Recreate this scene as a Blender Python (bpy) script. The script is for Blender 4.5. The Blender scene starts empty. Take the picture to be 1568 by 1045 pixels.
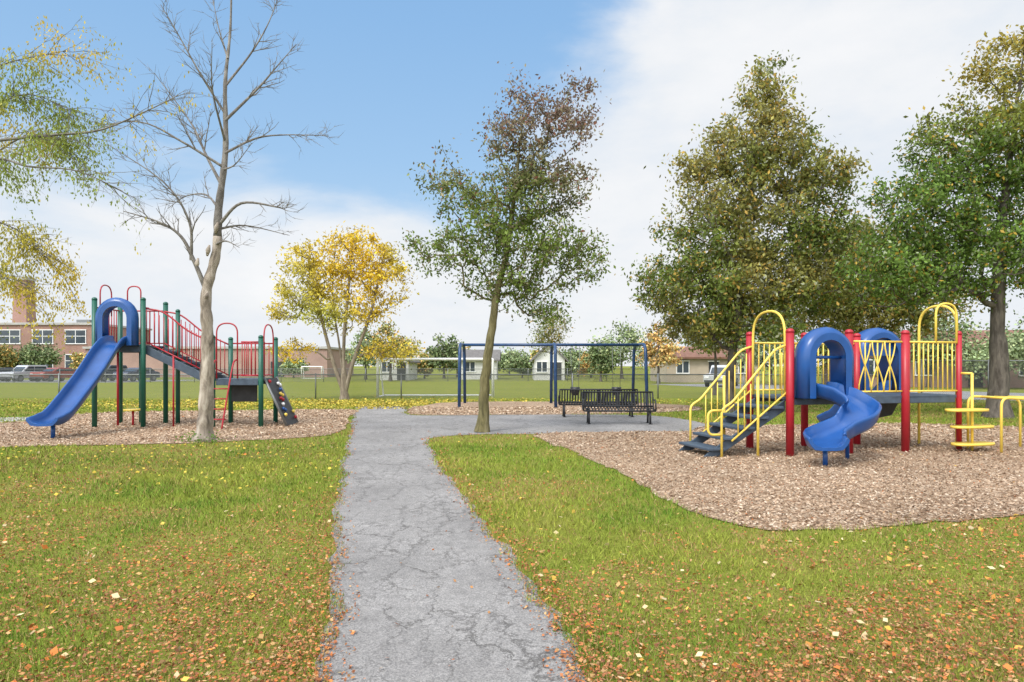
import bpy, bmesh, math, random
import numpy as np
from mathutils import Vector, Matrix
rng=np.random.default_rng(11); random.seed(11)
scene=bpy.context.scene
pi=math.pi
# ------------------------------------------------------------------ materials
def newmat(name):
    m=bpy.data.materials.new(name); m.use_nodes=True
    nt=m.node_tree; nt.nodes.clear()
    out=nt.nodes.new('ShaderNodeOutputMaterial')
    return m,nt,out
def N(nt,t,**kw):
    n=nt.nodes.new(t)
    for k,v in kw.items(): setattr(n,k,v)
    return n
def L(nt,a,b): nt.links.new(a,b)
def paint(name,col,rough=0.45,metal=0.0,var=0.25,scale=6.0,bump=0.0,bscale=60):
    m,nt,out=newmat(name)
    tc=N(nt,'ShaderNodeTexCoord')
    b=N(nt,'ShaderNodeBsdfPrincipled')
    b.inputs['Roughness'].default_value=rough; b.inputs['Metallic'].default_value=metal
    n=N(nt,'ShaderNodeTexNoise'); n.inputs['Scale'].default_value=scale; n.inputs['Detail'].default_value=6
    L(nt,tc.outputs['Object'],n.inputs['Vector'])
    r=N(nt,'ShaderNodeValToRGB')
    c=np.array(col)
    r.color_ramp.elements[0].position=.3; r.color_ramp.elements[1].position=.75
    r.color_ramp.elements[0].color=(*np.clip(c*(1-var),0,1),1)
    r.color_ramp.elements[1].color=(*np.clip(c*(1+var)+var*.02,0,1),1)
    L(nt,n.outputs['Fac'],r.inputs['Fac']); L(nt,r.outputs['Color'],b.inputs['Base Color'])
    if bump>0:
        n2=N(nt,'ShaderNodeTexNoise'); n2.inputs['Scale'].default_value=bscale; n2.inputs['Detail'].default_value=5
        L(nt,tc.outputs['Object'],n2.inputs['Vector'])
        bp=N(nt,'ShaderNodeBump'); bp.inputs['Strength'].default_value=bump; bp.inputs['Distance'].default_value=.02
        L(nt,n2.outputs['Fac'],bp.inputs['Height']); L(nt,bp.outputs['Normal'],b.inputs['Normal'])
    L(nt,b.outputs[0],out.inputs[0])
    return m
def attrmat(name,rough=.6,trans=.3):
    m,nt,out=newmat(name)
    a=N(nt,'ShaderNodeAttribute',attribute_name='Col')
    b=N(nt,'ShaderNodeBsdfPrincipled'); b.inputs['Roughness'].default_value=rough
    b.inputs['Specular IOR Level'].default_value=.2
    L(nt,a.outputs['Color'],b.inputs['Base Color'])
    if trans>0:
        t=N(nt,'ShaderNodeBsdfTranslucent'); L(nt,a.outputs['Color'],t.inputs['Color'])
        mx=N(nt,'ShaderNodeMixShader'); mx.inputs[0].default_value=trans
        L(nt,b.outputs[0],mx.inputs[1]); L(nt,t.outputs[0],mx.inputs[2]); L(nt,mx.outputs[0],out.inputs[0])
    else: L(nt,b.outputs[0],out.inputs[0])
    return m
def ramp(nt,src,stops):
    r=N(nt,'ShaderNodeValToRGB'); e=r.color_ramp.elements
    while len(e)<len(stops): e.new(.5)
    for i,(p,c) in enumerate(stops):
        e[i].position=p; e[i].color=(*c,1) if len(c)==3 else c
    L(nt,src,r.inputs['Fac']); return r.outputs['Color']
def noise(nt,vec,scale,detail=5,rough=.55,dist=0):
    n=N(nt,'ShaderNodeTexNoise'); n.inputs['Scale'].default_value=scale; n.inputs['Detail'].default_value=detail
    n.inputs['Roughness'].default_value=rough; n.inputs['Distortion'].default_value=dist
    L(nt,vec,n.inputs['Vector']); return n.outputs['Fac']
def mix(nt,fac,a,b,mode='MIX'):
    m=N(nt,'ShaderNodeMix',data_type='RGBA',blend_type=mode)
    for s,v in ((m.inputs[0],fac),(m.inputs[6],a),(m.inputs[7],b)):
        if isinstance(v,(int,float)): s.default_value=v
        elif isinstance(v,tuple): s.default_value=(*v,1)
        else: L(nt,v,s)
    return m.outputs[2]
def grass_ground():
    m,nt,out=newmat('grass_ground'); tc=N(nt,'ShaderNodeTexCoord'); v=tc.outputs['Object']
    b=N(nt,'ShaderNodeBsdfPrincipled'); b.inputs['Roughness'].default_value=.9; b.inputs['Specular IOR Level'].default_value=.05
    big=noise(nt,v,.09,4); med=noise(nt,v,1.1,6,.65); fine=noise(nt,v,28,6,.7)
    c1=ramp(nt,big,[(.35,(.20,.25,.035)),(.65,(.26,.29,.055))])
    c2=ramp(nt,med,[(.3,(.13,.145,.022)),(.5,(.20,.21,.035)),(.7,(.28,.21,.075))])
    c=mix(nt,.5,c1,c2)
    f=ramp(nt,fine,[(.3,(.38,.38,.38)),(.7,(1.35,1.35,1.35))])
    c=mix(nt,.85,c,f,'MULTIPLY')
    L(nt,c,b.inputs['Base Color'])
    bp=N(nt,'ShaderNodeBump'); bp.inputs['Strength'].default_value=.6; bp.inputs['Distance'].default_value=.03
    L(nt,fine,bp.inputs['Height']); L(nt,bp.outputs[0],b.inputs['Normal'])
    L(nt,b.outputs[0],out.inputs[0]); return m
def asphalt(name='asphalt',lo=(.205,.197,.192),hi=(.32,.308,.30),cracks=True):
    m,nt,out=newmat(name); tc=N(nt,'ShaderNodeTexCoord'); v=tc.outputs['Object']
    b=N(nt,'ShaderNodeBsdfPrincipled'); b.inputs['Roughness'].default_value=.88; b.inputs['Specular IOR Level'].default_value=.25
    big=noise(nt,v,.8,6,.6); sp=noise(nt,v,95,3,.8); mid=noise(nt,v,9,5,.7)
    c=ramp(nt,big,[(.3,lo),(.7,hi)])
    c=mix(nt,.9,c,ramp(nt,sp,[(.32,(.42,.42,.44)),(.5,(1,1,1)),(.68,(1.6,1.58,1.55))]),'MULTIPLY')
    c=mix(nt,.7,c,ramp(nt,mid,[(.3,(.75,.75,.75)),(.7,(1.15,1.15,1.15))]),'MULTIPLY')
    h=sp
    if cracks:
        nv=N(nt,'ShaderNodeTexNoise'); nv.inputs['Scale'].default_value=5; nv.inputs['Detail'].default_value=7; nv.inputs['Roughness'].default_value=.72
        L(nt,v,nv.inputs['Vector'])
        ad=N(nt,'ShaderNodeMix',data_type='VECTOR'); ad.inputs[0].default_value=.30
        L(nt,v,ad.inputs[4]); L(nt,nv.outputs['Color'],ad.inputs[5])
        mp=N(nt,'ShaderNodeMapping'); mp.inputs['Scale'].default_value=(2.0,.8,1)
        L(nt,ad.outputs[1],mp.inputs['Vector'])
        def crack(scale,w,gate,g0,g1):
            vo=N(nt,'ShaderNodeTexVoronoi',feature='DISTANCE_TO_EDGE'); vo.inputs['Scale'].default_value=scale
            L(nt,mp.outputs[0],vo.inputs['Vector'])
            k=N(nt,'ShaderNodeMapRange'); k.inputs[1].default_value=0; k.inputs[2].default_value=w
            k.inputs[3].default_value=1; k.inputs[4].default_value=0; L(nt,vo.outputs['Distance'],k.inputs[0])
            g=N(nt,'ShaderNodeMapRange'); g.inputs[1].default_value=g0; g.inputs[2].default_value=g1
            L(nt,noise(nt,v,gate,3),g.inputs[0])
            mm=N(nt,'ShaderNodeMath',operation='MULTIPLY'); L(nt,k.outputs[0],mm.inputs[0]); L(nt,g.outputs[0],mm.inputs[1])
            return mm.outputs[0]
        k1=crack(1.8,.018,.9,.36,.50); k2=crack(5.5,.034,1.6,.46,.60)
        mxm=N(nt,'ShaderNodeMath',operation='MAXIMUM'); L(nt,k1,mxm.inputs[0]); L(nt,k2,mxm.inputs[1])
        sc=N(nt,'ShaderNodeMath',operation='MULTIPLY'); L(nt,mxm.outputs[0],sc.inputs[0]); sc.inputs[1].default_value=.8
        c=mix(nt,sc.outputs[0],c,(.07,.065,.06))
        sb=N(nt,'ShaderNodeMath',operation='SUBTRACT'); L(nt,sp,sb.inputs[0]); L(nt,mxm.outputs[0],sb.inputs[1]); h=sb.outputs[0]
    L(nt,c,b.inputs['Base Color'])
    bp=N(nt,'ShaderNodeBump'); bp.inputs['Strength'].default_value=.5; bp.inputs['Distance'].default_value=.012
    L(nt,h,bp.inputs['Height']); L(nt,bp.outputs[0],b.inputs['Normal'])
    L(nt,b.outputs[0],out.inputs[0]); return m
def mulch():
    m,nt,out=newmat('mulch'); tc=N(nt,'ShaderNodeTexCoord'); v=tc.outputs['Object']
    b=N(nt,'ShaderNodeBsdfPrincipled'); b.inputs['Roughness'].default_value=.9; b.inputs['Specular IOR Level'].default_value=.15
    vo=N(nt,'ShaderNodeTexVoronoi'); vo.inputs['Scale'].default_value=38
    nz=N(nt,'ShaderNodeTexNoise'); nz.inputs['Scale'].default_value=14; L(nt,v,nz.inputs['Vector'])
    ad=N(nt,'ShaderNodeMix',data_type='VECTOR'); ad.inputs[0].default_value=.06
    L(nt,v,ad.inputs[4]); L(nt,nz.outputs['Color'],ad.inputs[5]); L(nt,ad.outputs[1],vo.inputs['Vector'])
    sx=N(nt,'ShaderNodeSeparateColor'); L(nt,vo.outputs['Color'],sx.inputs[0])
    c=ramp(nt,sx.outputs[0],[(0,(.18,.115,.07)),(.35,(.32,.22,.145)),(.7,(.45,.335,.235)),(1,(.58,.46,.35))])
    big=noise(nt,v,.5,5,.6)
    c=mix(nt,.8,c,ramp(nt,big,[(.3,(.66,.62,.58)),(.7,(1.12,1.1,1.08))]),'MULTIPLY')
    L(nt,c,b.inputs['Base Color'])
    bp=N(nt,'ShaderNodeBump'); bp.inputs['Strength'].default_value=.8; bp.inputs['Distance'].default_value=.02
    L(nt,vo.outputs['Distance'],bp.inputs['Height']); L(nt,bp.outputs[0],b.inputs['Normal'])
    L(nt,b.outputs[0],out.inputs[0]); return m
def bark(name,c0,c1,c2,zs=.25,scale=9,bump=.7):
    m,nt,out=newmat(name); tc=N(nt,'ShaderNodeTexCoord')
    mp=N(nt,'ShaderNodeMapping'); mp.inputs['Scale'].default_value=(1,1,zs); L(nt,tc.outputs['Object'],mp.inputs['Vector'])
    b=N(nt,'ShaderNodeBsdfPrincipled'); b.inputs['Roughness'].default_value=.9
    n1=noise(nt,mp.outputs[0],scale,8,.65,.6)
    c=ramp(nt,n1,[(.35,c0),(.5,c1),(.66,c2)])
    L(nt,c,b.inputs['Base Color'])
    n2=noise(nt,mp.outputs[0],scale*3,6,.7)
    bp=N(nt,'ShaderNodeBump'); bp.inputs['Strength'].default_value=bump; bp.inputs['Distance'].default_value=.03
    L(nt,n2,bp.inputs['Height']); L(nt,bp.outputs[0],b.inputs['Normal'])
    L(nt,b.outputs[0],out.inputs[0]); return m
def brick(name,c1,c2,mortar):
    m,nt,out=newmat(name); tc=N(nt,'ShaderNodeTexCoord')
    sp=N(nt,'ShaderNodeSeparateXYZ'); L(nt,tc.outputs['Object'],sp.inputs[0])
    a=N(nt,'ShaderNodeMath',operation='ADD'); L(nt,sp.outputs[0],a.inputs[0]); L(nt,sp.outputs[1],a.inputs[1])
    cb=N(nt,'ShaderNodeCombineXYZ'); L(nt,a.outputs[0],cb.inputs[0]); L(nt,sp.outputs[2],cb.inputs[1])
    br=N(nt,'ShaderNodeTexBrick'); br.inputs['Scale'].default_value=4
    br.inputs['Color1'].default_value=(*c1,1); br.inputs['Color2'].default_value=(*c2,1); br.inputs['Mortar'].default_value=(*mortar,1)
    L(nt,cb.outputs[0],br.inputs['Vector'])
    b=N(nt,'ShaderNodeBsdfPrincipled'); b.inputs['Roughness'].default_value=.85
    n=noise(nt,tc.outputs['Object'],.4,5)
    c=mix(nt,.6,br.outputs['Color'],ramp(nt,n,[(.3,(.75,.75,.75)),(.7,(1.2,1.2,1.2))]),'MULTIPLY')
    L(nt,c,b.inputs['Base Color']); L(nt,b.outputs[0],out.inputs[0]); return m
def chainlink():
    m,nt,out=newmat('chain_link'); tc=N(nt,'ShaderNodeTexCoord')
    sp=N(nt,'ShaderNodeSeparateXYZ'); L(nt,tc.outputs['Object'],sp.inputs[0])
    res=[]
    for op in ('ADD','SUBTRACT'):
        a=N(nt,'ShaderNodeMath',operation=op); L(nt,sp.outputs[0],a.inputs[0]); L(nt,sp.outputs[2],a.inputs[1])
        s=N(nt,'ShaderNodeMath',operation='MULTIPLY'); L(nt,a.outputs[0],s.inputs[0]); s.inputs[1].default_value=1/.075
        f=N(nt,'ShaderNodeMath',operation='FRACT'); L(nt,s.outputs[0],f.inputs[0])
        g=N(nt,'ShaderNodeMath',operation='LESS_THAN'); L(nt,f.outputs[0],g.inputs[0]); g.inputs[1].default_value=.14
        res.append(g.outputs[0])
    mx=N(nt,'ShaderNodeMath',operation='MAXIMUM'); L(nt,res[0],mx.inputs[0]); L(nt,res[1],mx.inputs[1])
    t=N(nt,'ShaderNodeBsdfTransparent'); b=N(nt,'ShaderNodeBsdfPrincipled')
    b.inputs['Base Color'].default_value=(.13,.14,.14,1); b.inputs['Metallic'].default_value=.3; b.inputs['Roughness'].default_value=.5
    ms=N(nt,'ShaderNodeMixShader'); L(nt,mx.outputs[0],ms.inputs[0]); L(nt,t.outputs[0],ms.inputs[1]); L(nt,b.outputs[0],ms.inputs[2])
    L(nt,ms.outputs[0],out.inputs[0]); return m

M_blue=paint('blue_plastic',(.012,.075,.27),.30,0,.15,3)
M_swblue=paint('swing_blue_paint',(.012,.05,.14),.4)
M_red=paint('red_paint',(.38,.012,.024),.4,0,.12,3)
M_yel=paint('yellow_paint',(.82,.60,.10),.42,0,.06,3)
M_grn=paint('green_paint',(.008,.10,.065),.4,0,.15,3)
M_slate=paint('slate_coated_deck',(.055,.082,.118),.55,0,.2,8,.2,120)
M_black=paint('black_metal',(.018,.018,.02),.45,0,.2,8)
M_dark=paint('dark_panel',(.03,.032,.035),.6)
M_steel=paint('galvanised_steel',(.19,.20,.20),.45,.4,.15,5)
M_white=paint('white_paint',(.80,.80,.80),.5,0,.05,4)
M_glass=paint('window_glass',(.04,.055,.07),.12,0,.3,.8)
M_roof=paint('shingle_roof',(.15,.14,.135),.9,0,.25,4,.4,30)
M_roofr=paint('brown_roof',(.20,.10,.07),.9,0,.25,4,.4,30)
M_siding=paint('siding',(.60,.60,.58),.7,0,.08,1)
M_beige=paint('beige_wall',(.45,.38,.30),.8,0,.12,1)
M_conc=paint('concrete',(.4,.39,.37),.85,0,.15,2)
M_brick=brick('red_brick',(.27,.13,.10),(.33,.17,.13),(.36,.32,.28))
M_brick2=brick('brown_brick',(.32,.19,.16),(.36,.22,.185),(.36,.32,.28))
M_bark=bark('tree_bark',(.05,.04,.032),(.10,.085,.07),(.165,.14,.115))
M_barkg=bark('mossy_bark',(.075,.065,.026),(.145,.125,.052),(.22,.19,.10))
M_barkb=bark('peeling_bark',(.09,.07,.055),(.29,.24,.195),(.54,.47,.40),.3,5)
M_barky=bark('yellow_tree_bark',(.14,.11,.08),(.23,.19,.14),(.32,.27,.21))
M_leaf=attrmat('leaf',.5,.38)
M_farleaf=attrmat('distant_leaf',.7,0)
M_grassb=attrmat('grass_blade',.7,0)
M_litter=attrmat('fallen_leaf',.7,0)
M_chip=attrmat('wood_chip',.85,0)
M_chain=chainlink()
M_rubber=paint('tyre_rubber',(.02,.02,.02),.8)

# ------------------------------------------------------------------ mesh tools
class MB:
    def __init__(s): s.v=[];s.f=[];s.sm=[]
    def tube(s,pts,r,k=8,cap=True):
        P=[Vector(p) for p in pts]; n=len(P)
        if not hasattr(r,'__len__'): r=[r]*n
        t=(P[1]-P[0]).normalized()
        ref=Vector((0,0,1)) if abs(t.z)<.9 else Vector((1,0,0))
        a=t.cross(ref).normalized(); b0=len(s.v)
        for i in range(n):
            d=P[min(i+1,n-1)]-P[max(i-1,0)]
            if d.length>1e-7: t=d.normalized()
            a=a-t*a.dot(t)
            if a.length<1e-5: a=t.orthogonal()
            a.normalize(); b=t.cross(a)
            for j in range(k):
                an=2*pi*j/k; s.v.append(P[i]+(a*math.cos(an)+b*math.sin(an))*r[i])
        for i in range(n-1):
            for j in range(k):
                j2=(j+1)%k; s.f.append((b0+i*k+j,b0+i*k+j2,b0+(i+1)*k+j2,b0+(i+1)*k+j)); s.sm.append(True)
        if cap:
            s.f.append(tuple(b0+j for j in reversed(range(k)))); s.sm.append(False)
            s.f.append(tuple(b0+(n-1)*k+j for j in range(k))); s.sm.append(False)
    def box(s,c,d,M=None):
        b0=len(s.v); c=Vector(c)
        for x in(-.5,.5):
            for y in(-.5,.5):
                for z in(-.5,.5):
                    p=Vector((x*d[0],y*d[1],z*d[2]))
                    if M is not None: p=M@p
                    s.v.append(c+p)
        for f in((0,1,3,2),(4,6,7,5),(0,4,5,1),(2,3,7,6),(0,2,6,4),(1,5,7,3)):
            s.f.append(tuple(b0+i for i in f)); s.sm.append(False)
    def prism(s,prof,y0,y1,fn=None,smooth=False):
        b0=len(s.v); n=len(prof)
        for y in(y0,y1):
            for x,z in prof:
                p=Vector((x,y,z)); s.v.append(fn(p) if fn else p)
        for j in range(n):
            j2=(j+1)%n; s.f.append((b0+j,b0+j2,b0+n+j2,b0+n+j)); s.sm.append(smooth)
        s.f.append(tuple(b0+j for j in reversed(range(n)))); s.sm.append(False)
        s.f.append(tuple(b0+n+j for j in range(n))); s.sm.append(False)
    def sweep(s,rings,closed_profile=True,cap=True):
        b0=len(s.v); k=len(rings[0]); n=len(rings)
        for r in rings: s.v.extend([Vector(p) for p in r])
        for i in range(n-1):
            for j in range(k if closed_profile else k-1):
                j2=(j+1)%k; s.f.append((b0+i*k+j,b0+i*k+j2,b0+(i+1)*k+j2,b0+(i+1)*k+j)); s.sm.append(True)
        if cap:
            s.f.append(tuple(b0+j for j in reversed(range(k)))); s.sm.append(False)
            s.f.append(tuple(b0+(n-1)*k+j for j in range(k))); s.sm.append(False)
    def obj(s,name,mat,parent=None,bevel=0,fn=None):
        me=bpy.data.meshes.new(name); me.from_pydata([tuple(v) for v in s.v],[],s.f)
        me.polygons.foreach_set('use_smooth',s.sm)
        me.materials.append(mat)
        bm=bmesh.new(); bm.from_mesh(me); bmesh.ops.recalc_face_normals(bm,faces=bm.faces); bm.to_mesh(me); bm.free()
        ob=bpy.data.objects.new(name,me); scene.collection.objects.link(ob)
        if parent: ob.parent=parent
        if bevel>0:
            b=ob.modifiers.new('bevel','BEVEL'); b.width=bevel; b.segments=2; b.limit_method='ANGLE'; b.angle_limit=math.radians(50)
        return ob
class Group:
    def __init__(s,name,loc=(0,0,0),rz=0):
        s.e=bpy.data.objects.new(name,None); s.e.location=loc; s.e.rotation_euler=(0,0,rz); s.e.empty_display_size=.3
        scene.collection.objects.link(s.e); s.p={}
    def part(s,name,mat,bevel=0):
        if name not in s.p: s.p[name]=(MB(),mat,bevel)
        return s.p[name][0]
    def done(s):
        for n,(mb,mat,bv) in s.p.items():
            if mb.v: mb.obj(n,mat,s.e,bv)
        return s.e
def fillet(pts,r,n=6):
    P=[Vector(p) for p in pts]; out=[P[0]]
    for i in range(1,len(P)-1):
        a=(P[i-1]-P[i]); b=(P[i+1]-P[i]); rr=min(r,a.length*.49,b.length*.49)
        a=P[i]+a.normalized()*rr; b=P[i]+b.normalized()*rr
        for j in range(n+1):
            t=j/n; out.append(a*(1-t)**2+P[i]*2*t*(1-t)+b*t*t)
    out.append(P[-1]); return out
def spline(pts,n=8):
    P=[Vector(p) for p in pts]; Q=[P[0]*2-P[1]]+P+[P[-1]*2-P[-2]]; out=[]
    for i in range(1,len(Q)-2):
        for j in range(n):
            t=j/n; a,b,c,d=Q[i-1],Q[i],Q[i+1],Q[i+2]
            out.append(.5*((2*b)+(c-a)*t+(2*a-5*b+4*c-d)*t*t+(3*b-a-3*c+d)*t**3))
    out.append(P[-1]); return out
def fast_mesh(name,V,nper,cols,mat,parent=None):
    n=len(V)//nper
    me=bpy.data.meshes.new(name)
    me.vertices.add(len(V)); me.vertices.foreach_set('co',V.astype(np.float32).ravel())
    me.loops.add(len(V)); me.loops.foreach_set('vertex_index',np.arange(len(V),dtype=np.int32))
    me.polygons.add(n); me.polygons.foreach_set('loop_start',(np.arange(n)*nper).astype(np.int32))
    me.update(calc_edges=True)
    ca=me.color_attributes.new('Col','FLOAT_COLOR','POINT')
    c4=np.ones((len(V),4),np.float32); c4[:,:3]=np.repeat(np.clip(cols,0,1),nper,axis=0)
    ca.data.foreach_set('color',c4.ravel())
    me.materials.append(mat)
    ob=bpy.data.objects.new(name,me); scene.collection.objects.link(ob)
    if parent: ob.parent=parent
    return ob
def unit(a): return a/np.maximum(np.linalg.norm(a,axis=1,keepdims=True),1e-9)
def leaf_mesh(name,C,size,cols,mat=M_leaf,parent=None,droop=0.0,asp=.5,flat=0.0):
    n=len(C); a=rng.normal(size=(n,3)); a[:,2]-=droop*2
    if flat>0: a[:,2]*=(1-flat)
    a=unit(a); b=rng.normal(size=(n,3))
    if flat>0: b[:,2]*=(1-flat)
    b=unit(b-a*np.sum(a*b,axis=1,keepdims=True))
    s=size[:,None]*.5
    V=np.stack([C-a*s,C+b*s*asp*1.0+a*s*.1,C+a*s,C-b*s*asp+a*s*.1],axis=1).reshape(-1,3)
    return fast_mesh(name,V,4,cols,mat,parent)
_tab=rng.random((256,256))
def vn(x,y,sc,o=0):
    x=np.asarray(x)*sc+o*17.3+500; y=np.asarray(y)*sc+o*9.1+500
    i=np.floor(x).astype(int); j=np.floor(y).astype(int); fx=x-i; fy=y-j
    fx=fx*fx*(3-2*fx); fy=fy*fy*(3-2*fy); g=lambda a,b:_tab[a%256,b%256]
    return (g(i,j)*(1-fx)+g(i+1,j)*fx)*(1-fy)+(g(i,j+1)*(1-fx)+g(i+1,j+1)*fx)*fy
def fbm(x,y,sc,o=0): return (vn(x,y,sc,o)*.5+vn(x,y,sc*2.1,o+1)*.28+vn(x,y,sc*4.3,o+2)*.22)
# ------------------------------------------------------------------ ground outlines (metres)
def outline(pts,amp=.05,step=.25,o=0):
    P=[Vector((a,b,0)) for a,b in pts]; n=len(P); out=[]
    for i in range(n):
        a,b,c,d=P[i-1],P[i],P[(i+1)%n],P[(i+2)%n]; m=max(2,min(40,int((c-b).length/step)))
        for j in range(m):
            t=j/m
            ma=(c-a)*.5; mb=(d-b)*.5; l=(c-b).length
            if ma.length>l: ma=ma.normalized()*l
            if mb.length>l: mb=mb.normalized()*l
            h=b*(2*t**3-3*t*t+1)+ma*(t**3-2*t*t+t)+c*(-2*t**3+3*t*t)+mb*(t**3-t*t); out.append(h)
    arr=np.array([[p.x,p.y] for p in out])
    dx=(fbm(arr[:,0],arr[:,1],2.2,o)-.5)*2*amp*1.6+(vn(arr[:,0],arr[:,1],9,o+5)-.5)*amp; dy=(fbm(arr[:,0],arr[:,1],2.2,o+9)-.5)*2*amp*1.6
    arr[:,0]+=dx; arr[:,1]+=dy
    return arr
def inside(px,py,poly):
    r=np.zeros(len(px),bool); n=len(poly)
    mnx,mny=poly.min(0); mxx,mxy=poly.max(0)
    cand=np.where((px>mnx)&(px<mxx)&(py>mny)&(py<mxy))[0]
    x=px[cand]; y=py[cand]; rr=np.zeros(len(cand),bool)
    for i in range(n):
        x1,y1=poly[i]; x2,y2=poly[(i+1)%n]
        if y1==y2: continue
        c=((y1>y)!=(y2>y))&(x<(x2-x1)*(y-y1)/(y2-y1)+x1); rr^=c
    r[cand]=rr; return r
def edge_dist(px,py,poly):
    d=np.full(len(px),9.)
    for i in range(len(poly)):
        x1,y1=poly[i]; x2,y2=poly[(i+1)%len(poly)]
        ex,ey=x2-x1,y2-y1; l=ex*ex+ey*ey+1e-9
        t=np.clip(((px-x1)*ex+(py-y1)*ey)/l,0,1); d=np.minimum(d,np.hypot(px-x1-t*ex,py-y1-t*ey))
    return d
def sheet(name,poly,z,mat):
    bm=bmesh.new(); vs=[bm.verts.new((a,b,z)) for a,b in poly]; f=bm.faces.new(vs)
    f.normal_update()
    if f.normal.z<0: f.normal_flip()
    bmesh.ops.triangulate(bm,faces=[f]); me=bpy.data.meshes.new(name); bm.to_mesh(me); bm.free(); me.materials.append(mat)
    ob=bpy.data.objects.new(name,me); scene.collection.objects.link(ob); return ob
path=outline([(-.85,-3),(-.92,1),(-1.02,3.5),(-1.38,5.07),(-1.87,7.18),(-2.70,10.8),(-3.4,14),(-4.06,17.2),(-5.0,21.5),(-5.73,25.3),(-6.1,27.2),
  (-4.3,27.2),(-3.9,25.3),(-3.1,22.6),(1.2,22.9),(4.6,22.4),(5.5,18.8),(4.4,17.0),(.56,16.4),(-1.1,16.2),(-1.8,15.5),(-1.7,14.2),(-1.15,11.1),(-.60,8.62),(-.10,6.39),(.23,4.79),(.40,3.55),(.5,1),(.5,-3)],.06,.13,1)
mulch_r=outline([(.6,16.3),(1.09,13.3),(1.63,10.3),(1.85,8.6),(2.15,7.4),(2.6,6.85),(3.4,6.82),(4.5,7.15),(5.8,7.6),(9,8.6),(14,12),(15.5,16.5),(13.4,18.4),(11.3,19.3),(7.5,18.9),(5.3,18.4),(4.4,17.1),(3,16.95)],.09,.2,2)
mulch_l=outline([(-30,11.5),(-16,12.8),(-10.3,13.7),(-6.8,14.5),(-4.7,15.6),(-4.25,17.2),(-5.15,21.4),(-5.9,25.2),(-9,25.0),(-14.3,23.6),(-14.5,19.5),(-18,17.5),(-30,17)],.1,.3,3)
mulch_s=outline([(-3.85,25.2),(-3.7,27.6),(-2.5,30.6),(3.4,30.8),(6.9,28.6),(6.9,25.2),(3.5,23.2),(1.2,22.9),(-3.0,22.7)],.1,.3,4)
sheet('ground',np.array([(-900,-300),(900,-300),(900,1500),(-900,1500)]),0,grass_ground())
sheet('asphalt_path',path,.006,asphalt())
M_mul=mulch()
sheet('wood_chip_mulch',mulch_r,.012,M_mul)
sheet('wood_chip_mulch.001',mulch_l,.012,M_mul)
sheet('wood_chip_mulch.002',mulch_s,.012,M_mul)
M_road=asphalt('road_asphalt',(.24,.24,.24),(.31,.31,.31),False)
sheet('concrete_path',outline([(-40,18.4),(-18,18.6),(-14.9,20),(-14.7,22),(-18,21),(-40,20.6)],.02,.5,6),.006,M_conc)
sheet('parking_lot',np.array([(-120,66),(-38,66),(-34,78),(-120,78)]),.006,M_road)
sheet('road',np.array([(12,60),(15,52),(22,33),(30,28),(70,28),(70,36),(32,38),(25,50),(22,62)]),.006,M_road)
polys=[path,mulch_r,mulch_l,mulch_s]
# ------------------------------------------------------------------ grass
def wedge(n,d0,d1,w=.98,power=0):
    d=d0*(d1/d0)**rng.random(n); x=(rng.random(n)*2-1)*w*d; return x,d
def worn(x,y):
    b=(fbm(x,y,.42,3)-.44)*3.6+(fbm(x,y,2.3,13)-.5)*1.3
    b=b+np.where(x<-.8,.62,.0)*np.clip((9.0-y)/3.5,0,1)+.22*np.clip((7-y)/3,0,1)*(x>-.8)-.30*np.clip((x-1.5)/2,0,1)*(y<7)-.2*((x>-.8)&(y>7))
    return np.clip(b,0,1)
n=400000
gx,gy=wedge(n,2.0,33)
ip=inside(gx,gy,path); ii=np.where(ip)[0]; ed=edge_dist(gx[ii],gy[ii],path)
ip[ii]=ed>(.02+.09*fbm(gx[ii],gy[ii],3.1,70)**2*2)
keep=~ip
for p in polys[1:]: keep&=~inside(gx,gy,p)
brown=worn(gx,gy)
keep&=rng.random(n)>brown*.35
gx=gx[keep];gy=gy[keep];brown=brown[keep];n=len(gx)
sc=np.maximum(1,gy/5.5)
h=(.018+.036*rng.random(n))*np.minimum(sc,1.5)*(.5+1.0*fbm(gx,gy,1.3,8))*(1-.35*brown); w=(.0024+.0016*rng.random(n))*sc
an=rng.random(n)*2*pi; ln=rng.random(n)*1.2; la=rng.random(n)*2*pi
B=np.stack([gx,gy,np.zeros(n)+.004],1); W=np.stack([np.cos(an)*w,np.sin(an)*w,np.zeros(n)],1)
T=B+np.stack([np.cos(la)*ln*h,np.sin(la)*ln*h,h],1)
V=np.stack([B-W,B+W,T],1).reshape(-1,3)
g1=np.array([.105,.20,.018]);g2=np.array([.27,.29,.045]);g3=np.array([.35,.235,.10])
pa=np.clip((fbm(gx,gy,.8,20)-.3)*2.4,0,1)[:,None]
rr=rng.random(n)[:,None]
C=g1*(1-pa)+g2*pa; C=C*(.50+1.0*rr)
mk=(rng.random(n)<(.08+.70*brown))[:,None]; C=np.where(mk,g3*(.45+.85*rr),C)
fast_mesh('grass',V,3,C,M_grassb)
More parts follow.
